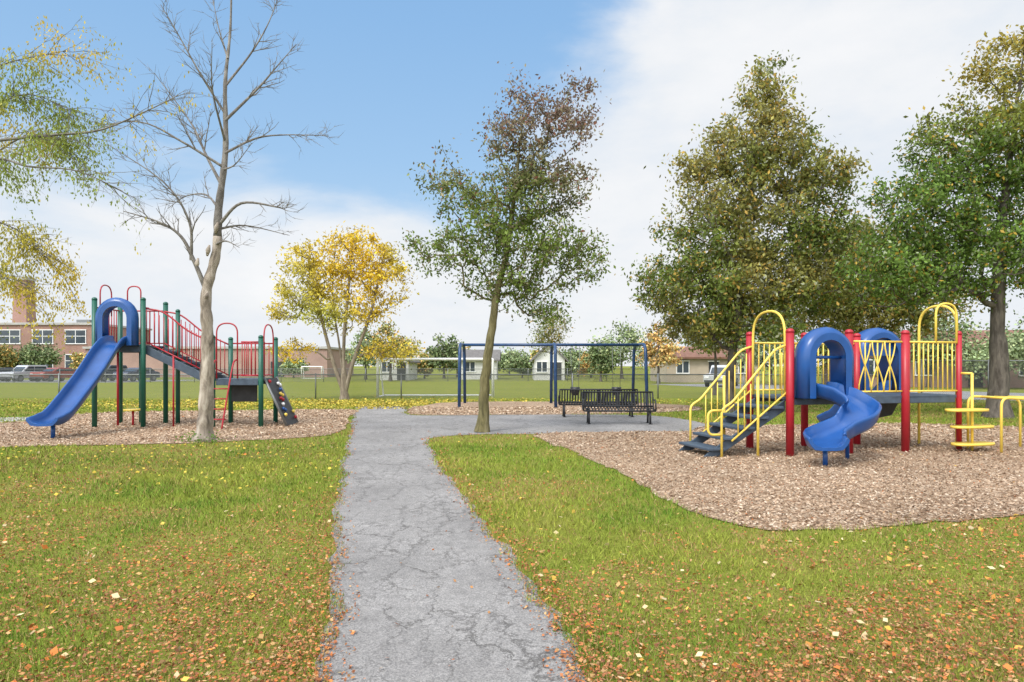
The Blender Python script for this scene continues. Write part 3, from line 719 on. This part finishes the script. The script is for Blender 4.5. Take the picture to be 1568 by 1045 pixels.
dk=g.part('dark_slide_underside',M_dark); dk.prism([(cx-.35,DZ-.1),(cx+.35,DZ-.1),(cx+.12,.62),(cx-.3,.55)],S-.2,S+.1)  # dark piece standing for the underside of the rear slide
g.done()
# low yellow bar climber standing apart on the right of the mulch
g=Group('bar_climber',(9.1,12.75,0),math.radians(14)); ye=g.part('bars',M_yel)
for y in (0,.7):
    ye.tube(fillet([(0.05,y,0),(0.05,y,1.05),(1.35,y,.98),(1.35,y,0)],.18),.024)
for x in (.35,.7,1.05): ye.tube([(x,0,1.03),(x,.7,1.03)],.018)
g.done()
# ---- left structure
g=Group('playground_structure',(-11.1,18.15,0),math.radians(2)); S=1.27; U=2.2; Lz=1.3
po=g.part('posts',M_grn); re=g.part('red_rails',M_red); de=g.part('decks',M_slate,.012); bl=g.part('slide',M_blue); ho=g.part('slide_hood',M_blue)
for x in (0,S):
    for y in (0,S): post(po,po,x,y,3.42,.065)
post(po,po,S+.40,S*.9,3.2,.06)
for x in (3.1,4.37):
    for y in (0,S): post(po,po,x,y,2.42,.065)
post(po,po,S*.45,S,2.2,.045)
re.tube([(.45,.3,0),(.45,.3,U)],.03); re.tube([(S+.75,.1,0),(S+.75,.1,1.9)],.025)
de.box((S/2,S/2,U-.03),(S-.02,S-.02,.06)); de.box((S/2,.03,U-.1),(S-.15,.04,.18)); de.box((S/2,S-.03,U-.1),(S-.15,.04,.18))
de.box((3.1+S/2,S/2,Lz-.03),(S-.02,S-.02,.06)); de.box((3.1+S/2,.03,Lz-.1),(S-.15,.04,.16)); de.box((3.1+S/2,S-.03,Lz-.1),(S-.15,.04,.16))
nst=6
for i in range(nst-1):
    t=(i+1)/nst; de.box((S+t*(3.1-S)-.02,S/2,U-(U-Lz)*t-.02),(.33,S-.35,.045))
for y in (.12,S-.12):
    de.prism([(S,U),(S,U-.24),(3.1,Lz-.24),(3.1,Lz)],y-.02,y+.02)
    re.tube(spline([(S+.02,y,U+.98),(S+.5,y,U+.86),(2.4,y,Lz+1.28),(3.08,y,Lz+.95)],5),.022)
    re.tube([(S+.02,y,U+.08),(3.08,y,Lz+.08)],.017)
    for i in range(1,15):
        t=i/15; re.tube([(S+t*(3.1-S),y,U+.08+(Lz-U)*t),(S+t*(3.1-S),y,U+.95+(Lz-U)*t+.05*math.sin(pi*t))],.012,6)
rail(re,(0,.07,0),(0,S-.07,0),U+.08,U+1.0,8); rail(re,(.07,S,0),(S-.07,S,0),U+.08,U+1.0,8)
rail(re,(S,.07,0),(S,.3,0),U+.08,U+1.0,1)
rail(re,(3.85,0,0),(4.31,0,0),Lz+.08,Lz+.98,4); rail(re,(3.17,S,0),(4.31,S,0),Lz+.08,Lz+.98,8); rail(re,(4.37,.07,0),(4.37,.3,0),Lz+.08,Lz+.98,1)
hoop(re,(3.2,0,0),(3.75,0,0),Lz,2.78,.02); hoop(re,(4.37,.25,0),(4.37,1.05,0),Lz,2.78,.02)
hoop(re,(.12,.05,0),(.12,.6,0),3.0,3.82,.018); hoop(re,(.85,.02,0),(1.2,.02,0),3.1,3.76,.018)
for x in (3.2,3.72):
    re.tube(spline([(x,-.02,Lz+.5),(x,-.25,Lz+.35),(x-.05,-.55,.75),(x-.1,-.75,0)],6),.022)
for i in range(4):
    t=(i+1)/5; re.tube([(3.2-.02*i,-.75+.45*t,Lz*t),(3.7-.02*i,-.75+.45*t,Lz*t)],.016)
cw=g.part('climbing_wall',M_dark,.01); cr=g.part('climbing_wall_rim',M_steel)
a=Vector((4.42,0,Lz)); b=Vector((5.02,0,0)); dv=b-a; ang=math.atan2(-dv.z,dv.x)
cw.box((a+b)/2+Vector((0,S/2,0)),(dv.length,S-.25,.05),Matrix.Rotation(ang,3,'Y'))
for y in (.1,S-.1): cr.tube([a+Vector((0,y,.03)),b+Vector((0,y,.03))],.035)
hc=[M_red,M_yel,M_blue,M_white]
for i in range(14):
    t=.1+.82*((i*.37)%1); y=.2+.9*((i*.61)%1); p=a+dv*t+Vector((.04,y,.04)); h=g.part('holds_%d'%(i%4),hc[i%4]); h.tube([p,p+Vector((.04,0,.02)),p+Vector((.06,0,.03))],[.05,.045,.02],8)
cw.box((3.1+S/2,S*.45,.95),(S*.55,.04,.6))
re.tube([(.75,.5,0),(.75,.5,.42)],.03); yw=g.part('round_seat',M_yel); yw.tube([(.75,.5,.42),(.75,.5,.46)],.24,20)
hood(ho,S/2,-.22,.10,U-.02,.50,1.22,.17)
ho.box((S/2-.42,.02,U+.35),(.16,.06,.74)); ho.box((S/2+.42,.02,U+.35),(.16,.06,.74))
slide(bl,[(S/2+.02,.2,U+.04),(S/2,-.15,U+.02),(S/2-.02,-.5,U-.2),(S/2,-1.3,U-.88),(S/2,-2.05,.75),(S/2,-2.5,.45),(S/2,-2.8,.36),(S/2,-3.15,.36)],.27,.20,.3)
bl.tube([(S/2,-2.75,-.05),(S/2,-2.75,.36)],.045,12)
g.done()
# ------------------------------------------------------------------ swing set
g=Group('swing_set'); fr=g.part('frame',M_swblue); ch=g.part('chains',M_steel); se=g.part('seats',M_black)
for x in (-2.05,1.7,5.25):
    fr.tube(fillet([(x,26.5,-.05),(x,26.85,2.5),(x,29.35,2.5),(x,29.7,-.05)],.5,8),.065,14)
fr.tube([(-2.1,28.1,2.5),(5.3,28.1,2.5)],.06,14)
for x in (2.6,4.3):
    for o in (-.18,.18): ch.tube([(x+o,28.1,2.45),(x+o*.8,28.1,.75)],.010,5)
    R1=[]
    for z,r in ((.42,.08),(.45,.15),(.60,.19),(.76,.20)):
        R1.append([Vector((x+r*math.cos(2*pi*j/12),28.1+r*math.sin(2*pi*j/12),z)) for j in range(12)])
    se.sweep(R1)
g.done()
# ------------------------------------------------------------------ benches
def bench(loc,rz,ln):
    g=Group('park_bench',loc,rz); st=g.part('straps',M_black); f=g.part('frame',M_black)
    prof=spline([(0,.34,.88),(0,.33,.84),(0,.26,.62),(0,.20,.46),(0,.08,.42),(0,-.12,.445),(0,-.20,.42),(0,-.215,.36)],4)
    n=int(ln/.085)
    for i in range(n):
        x=-ln/2+ln*(i+.5)/n; w=.022
        st.sweep([[Vector((x-w,p.y,p.z-.004)),Vector((x+w,p.y,p.z-.004)),Vector((x+w,p.y+.003,p.z+.004)),Vector((x-w,p.y+.003,p.z+.004))] for p in prof])
    for (y,z) in ((.34,.88),(.215,.48),(-.215,.37)): f.tube([(-ln/2-.03,y,z),(ln/2+.03,y,z)],.024,8)
    for x in (-ln/2-.03,0,ln/2+.03):
        f.tube(spline([(x,.34,.88),(x,.26,.62),(x,.20,.44),(x,.08,.40),(x,-.2,.39)],4),.022,8)
    for x in (-ln/2+.12,ln/2-.12):
        f.tube([(x,-.15,.40),(x,-.2,0)],.03,8); f.tube([(x,.2,.44),(x,.27,0)],.03,8); f.box((x,-.2,.012),(.1,.1,.015)); f.box((x,.27,.012),(.1,.1,.015))
    for x in (-ln/2-.03,ln/2+.03):
        f.tube(fillet([(x,.29,.68),(x,-.18,.66),(x,-.22,.39)],.08),.022,8)
    g.done()
bench((3.02,19.3,.006),math.radians(-2),1.95)
bench((2.75,22.0,.006),math.radians(180),2.4)
# ------------------------------------------------------------------ fences and goals
def fence(x0,y0,x1,y1,h,sp=3.0,name='chain_link_fence'):
    ln=math.hypot(x1-x0,y1-y0); g=Group(name,(x0,y0,0),math.atan2(y1-y0,x1-x0)); p=g.part('posts_and_rails',M_steel); m=g.part('chain_mesh',M_chain)
    n=int(ln/sp)
    for i in range(n+1): x=ln*i/n; p.tube([(x,0,0),(x,0,h+.06)],.034,8)
    p.tube([(0,0,h),(ln,0,h)],.028,8)
    b=len(m.v); m.v+= [Vector((0,.03,.03)),Vector((ln,.03,.03)),Vector((ln,.03,h)),Vector((0,.03,h))]; m.f.append((b,b+1,b+2,b+3)); m.sm.append(False)
    g.done()
fence(-48,33.9,11.5,33.9,1.2,4.2)
fence(-60,64,14,72,1.3,4)
fence(11.5,33.9,18,31,1.2,3)
fence(18,30,42,26.5,1.85,2.6)
def goal(x0,x1,y,h,dp,r=.055):
    g=Group('soccer_goal'); f=g.part('frame',M_white)
    f.tube(fillet([(x0,y,0),(x0,y,h),(x1,y,h),(x1,y,0)],.08),r,10)
    for x in (x0,x1): f.tube(fillet([(x,y,h),(x,y+.6,h),(x,y+dp,0),(x,y,0.03)],.1),r*.6,8)
    f.tube([(x0,y+dp,.03),(x1,y+dp,.03)],r*.6,8); g.done()
goal(-7.0,-1.0,35.6,1.98,1.6,.07)
goal(-26.2,-23.7,85,1.5,1,.07)
# ------------------------------------------------------------------ buildings
def building(name,x0,x1,y0,y1,h,wall,rows,cols,ww,wh,zs,trim=M_conc,roofm=M_conc,parapet=.5,side=True):
    g=Group(name); w=g.part('walls',wall); t=g.part('trim',trim); gl=g.part('windows',M_glass); fr=g.part('window_frames',M_white)
    w.box(((x0+x1)/2,(y0+y1)/2,h/2),(x1-x0,y1-y0,h)); t.box(((x0+x1)/2,(y0+y1)/2,h+.15),(x1-x0+.5,y1-y0+.5,.3))
    r=g.part('roof',roofm); r.box(((x0+x1)/2,(y0+y1)/2,h+.33),(x1-x0-.6,y1-y0-.6,.06))
    if zs: t.box(((x0+x1)/2,y0-.04,zs[0]-.5),(x1-x0+.04,.1,.22))
    for z in zs:
        for c in range(cols):
            x=x0+(x1-x0)*(c+.5)/cols
            gl.box((x,y0-.03,z+wh/2),(ww,.08,wh)); fr.box((x,y0-.05,z+wh+.06),(ww+.2,.14,.12)); fr.box((x,y0-.06,z-.06),(ww+.25,.18,.12))
            for o in (-.5,0,.5): fr.box((x+o*ww,y0-.055,z+wh/2),(.09,.06,wh))
            fr.box((x,y0-.06,z+wh*.55),(ww-.01,.05,.08))
    return g
b=building('brick_school_building',-100,-61.5,100,116,7.6,M_brick,2,8,3.0,1.9,[1.3,4.9]); b.part('roof_vents',M_steel).box((-66,106,8.3),(2,2,.8)); b.done()
g=Group('brick_chimney'); c=g.part('stack',M_brick); 
c.sweep([[Vector((-80+a*w,112+bb*w,z)) for a,bb in ((-1,-1),(1,-1),(1,1),(-1,1))] for z,w in ((0,1.35),(15.6,1.0))]); c.sm=[False]*len(c.sm)
k=g.part('cap',M_conc); k.box((-80,112,15.8),(2.3,2.3,.4)); g.done()
b=building('brick_gym_building',-60,-26,96,112,4.0,M_brick2,1,0,2.0,.9,[]); b.part('door',M_dark).box((-33,95.95,1.1),(1.8,.15,2.2)); b.part('downpipes',M_conc).box((-45,95.9,2.0),(.3,.15,4.0)); b.done()
def house(name,x,y,w,d,h,rh,wall,roof,rz=0,doors=True,gable_front=True):
    g=Group(name,(x,y,0),rz); a=g.part('walls',wall); r=g.part('roof',roof); f=g.part('window_frames',M_white); gl=g.part('windows',M_glass); dr=g.part('door',M_dark)
    if gable_front:
        a.prism([(-w/2,0),(w/2,0),(w/2,h),(0,h+rh),(-w/2,h)],-d/2,d/2)
        for s_ in (-1,1): r.prism([(0,h+rh+.02),(0,h+rh+.2),(s_*(w/2+.4),h-.4*rh/(w/2)+.2),(s_*(w/2+.4),h-.4*rh/(w/2)+.02)],-d/2-.35,d/2+.35)
    else:
        a.box((0,0,h/2),(w,d,h)); sw=lambda p:Vector((p.y,p.x,p.z))
        a.prism([(-d/2,h),(d/2,h),(0,h+rh)],-w/2,w/2,sw)
        for s_ in (-1,1): r.prism([(0,h+rh+.02),(0,h+rh+.2),(s_*(d/2+.5),h-.5*rh/(d/2)+.2),(s_*(d/2+.5),h-.5*rh/(d/2)+.02)],-w/2-.4,w/2+.4,sw)
    n=max(2,int(w/3))
    for i in range(n):
        xx=-w/2+w*(i+.5)/n
        if i==n//2 and doors: dr.box((xx,-d/2-.02,1.0),(.95,.1,2.0)); f.box((xx,-d/2-.03,2.06),(1.15,.1,.1)); continue
        gl.box((xx,-d/2-.02,1.5),(1.1,.08,1.1)); f.box((xx,-d/2-.04,2.1),(1.3,.12,.1)); f.box((xx,-d/2-.04,.9),(1.3,.12,.1))
        for o in (-.6,0,.6): f.box((xx+o,-d/2-.045,1.5),(.08,.07,1.1))
    g.done()
house('white_house',-13.2,80,3.2,7,2.2,1.2,M_siding,M_roof)
house('white_house',-3.9,84,4.2,7,2.3,1.1,M_siding,M_roof,0,True,False)
house('white_house',4.2,80,3.4,7,2.4,1.6,M_siding,M_roof)
house('beige_bungalow',19.5,70,9,8,2.4,1.0,M_beige,M_roofr,0,True,False)
house('brick_house',34,56,14,9,2.8,1.5,M_brick2,M_roofr,math.radians(-12),True,False)
house('brick_house',49,44,14,9,2.8,1.5,M_brick2,M_roof,math.radians(-20),True,False)
# ------------------------------------------------------------------ cars
def car(name,x,y,rz,col,suv=True):
    pm=paint(name+'_paint',col,.25,.2,.05,2)
    g=Group(name,(x,y,0),rz); b=g.part('body',pm,.05); gl=g.part('windows',M_glass,.02); wh=g.part('wheels',M_rubber); hb=g.part('hubs',M_steel); lt=g.part('lights',M_white); bp=g.part('bumpers',M_dark,.02)
    H=1.68 if suv else 1.42
    b.prism([(-2.3,.35),(-2.3,.85),(-2.2,.98),(-1.0 if not suv else -1.15,1.02),(1.9 if not suv else 2.2,1.02),(2.3,.9),(2.3,.35)],-.88,.88)
    cab=[(-1.15,1.0),(-.45,H-.04),(-.3,H),(1.2 if not suv else 1.7,H),(1.9 if not suv else 2.15,1.0)]
    b.prism([(px,z) for px,z in cab],-.72,.72)
    gc=[(-.92,1.05),(-.38,H-.14),(1.1 if not suv else 1.6,H-.14),(1.6 if not suv else 1.95,1.05)]
    gl.prism(gc,-.735,.735)
    gl.prism([(-1.17,1.06),(-.50,H-.10),(-.46,H-.14),(-1.10,1.04)],-.62,.62)
    xr=(2.17,1.72) if suv else (1.92,1.22)
    gl.prism([(xr[0],1.08),(xr[1]+.05,H-.12),(xr[1]-.02,H-.14),(xr[0]-.08,1.06)],-.62,.62)
    b.box((.25,0,(H+1)/2-.03),(.09,1.49,H-1.1))
    for px in (-1.45,1.4):
        for s_ in (-1,1): wh.tube([(px,s_*.68,.34),(px,s_*.90,.34)],.34,18); hb.tube([(px,s_*.88,.34),(px,s_*.915,.34)],.2,12)
    lt.box((-2.3,.62,.75),(.05,.35,.14)); lt.box((-2.3,-.62,.75),(.05,.35,.14)); bp.box((-2.31,0,.45),(.08,1.6,.16)); bp.box((2.31,0,.45),(.08,1.6,.16))
    g.done()
r80=math.radians(78)
for i,(x,c,sv) in enumerate(((-50.5,(.5,.51,.53),True),(-53.6,(.08,.09,.11),False),(-47.4,(.30,.06,.04),False),(-42.0,(.06,.07,.09),True),(-39.0,(.05,.06,.10),False))):
    car('parked_suv' if sv else 'parked_car',x,71,r80,c,sv)
car('parked_suv',16.6,54,math.radians(60),(.5,.51,.52))

# ------------------------------------------------------------------ sky, sun, camera
el=math.radians(50); az=math.radians(215)
sd=Vector((math.sin(az)*math.cos(el),math.cos(az)*math.cos(el),math.sin(el)))
wd=bpy.data.worlds.new('World'); scene.world=wd; wd.use_nodes=True; nt=wd.node_tree; nt.nodes.clear()
out=N(nt,'ShaderNodeOutputWorld'); bg=N(nt,'ShaderNodeBackground'); bg.inputs['Strength'].default_value=.15
sky=N(nt,'ShaderNodeTexSky',sky_type='NISHITA'); sky.sun_disc=False; sky.sun_elevation=el; sky.sun_rotation=az; sky.air_density=1.0; sky.dust_density=.6; sky.ozone_density=1.5
tc=N(nt,'ShaderNodeTexCoord'); sp=N(nt,'ShaderNodeSeparateXYZ'); L(nt,tc.outputs['Generated'],sp.inputs[0])
mp=N(nt,'ShaderNodeMapping'); mp.inputs['Scale'].default_value=(1,1,2.2); mp.inputs['Location'].default_value=(.3,.1,.2); L(nt,tc.outputs['Generated'],mp.inputs['Vector'])
nz=noise(nt,mp.outputs[0],2.6,9,.55,.3)
def mth(op,a,b):
    m=N(nt,'ShaderNodeMath',operation=op)
    for i,v in enumerate((a,b)):
        if isinstance(v,(int,float)): m.inputs[i].default_value=v
        else: L(nt,v,m.inputs[i])
    return m.outputs[0]
def mrange(src,a,b,c,d_):
    m=N(nt,'ShaderNodeMapRange',interpolation_type='SMOOTHSTEP')
    for i,v in enumerate((a,b,c,d_)): m.inputs[i+1].default_value=v
    L(nt,src,m.inputs[0]); return m.outputs[0]
mr=mrange(sp.outputs[0],-.10,.46,.215,.66)
d=mth('SUBTRACT',mth('ADD',mr,mth('MULTIPLY',mth('SUBTRACT',nz,.5),.55)),sp.outputs[2])
mk=mrange(d,-.09,.09,0,.96)
high_fill=mrange(mth('ADD',sp.outputs[2],mth('MULTIPLY',mth('SUBTRACT',nz,.5),.4)),.58,.78,0,.85)  # overhead clouds added out of view to raise the ambient light
rear_fill=mrange(sp.outputs[1],-.05,-.35,0,.8)  # unseen clouds behind the camera, added as soft fill
mk=mth('MAXIMUM',mth('MAXIMUM',mk,high_fill),rear_fill)
nz2=noise(nt,mp.outputs[0],3.2,8,.6)
cc=ramp(nt,nz2,[(.33,(.84,.90,.97)),(.52,(.98,.99,1)),(.7,(1.06,1.05,1.04))])
vd=N(nt,'ShaderNodeVectorMath',operation='DOT_PRODUCT'); L(nt,tc.outputs['Generated'],vd.inputs[0]); vd.inputs[1].default_value=tuple(sd)
br=mrange(vd.outputs['Value'],.1,1.0,1.0,3.1)  # clouds towards the sun, outside the view, brightened for extra fill
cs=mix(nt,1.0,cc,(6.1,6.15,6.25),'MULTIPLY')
vs=N(nt,'ShaderNodeVectorMath',operation='SCALE'); L(nt,cs,vs.inputs[0]); L(nt,br,vs.inputs['Scale'])
blue=ramp(nt,sp.outputs[2],[(.05,(.58,.74,.88)),(.28,(.37,.60,.88)),(.45,(.29,.53,.86)),(.8,(.2,.4,.75))])
bs=mix(nt,1.0,blue,(7.0,7.0,7.0),'MULTIPLY')
hz=mix(nt,.78,sky.outputs[0],bs)
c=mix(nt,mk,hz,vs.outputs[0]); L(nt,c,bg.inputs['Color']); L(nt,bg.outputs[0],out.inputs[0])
li=bpy.data.lights.new('sun','SUN'); li.energy=2.7; li.angle=math.radians(15); li.color=(1,.95,.86)
lo=bpy.data.objects.new('sun',li); lo.rotation_euler=sd.to_track_quat('Z','Y').to_euler(); lo.location=(0,0,30); scene.collection.objects.link(lo)
cam=bpy.data.cameras.new('camera'); cam.lens=24; cam.sensor_width=36; cam.shift_y=.0239; cam.clip_end=3000; cam.clip_start=.05
co=bpy.data.objects.new('camera',cam); co.location=(0,0,1.65); co.rotation_euler=(pi/2,0,0); scene.collection.objects.link(co); scene.camera=co
scene.view_settings.view_transform='Standard'; scene.view_settings.look='None'; scene.view_settings.exposure=0
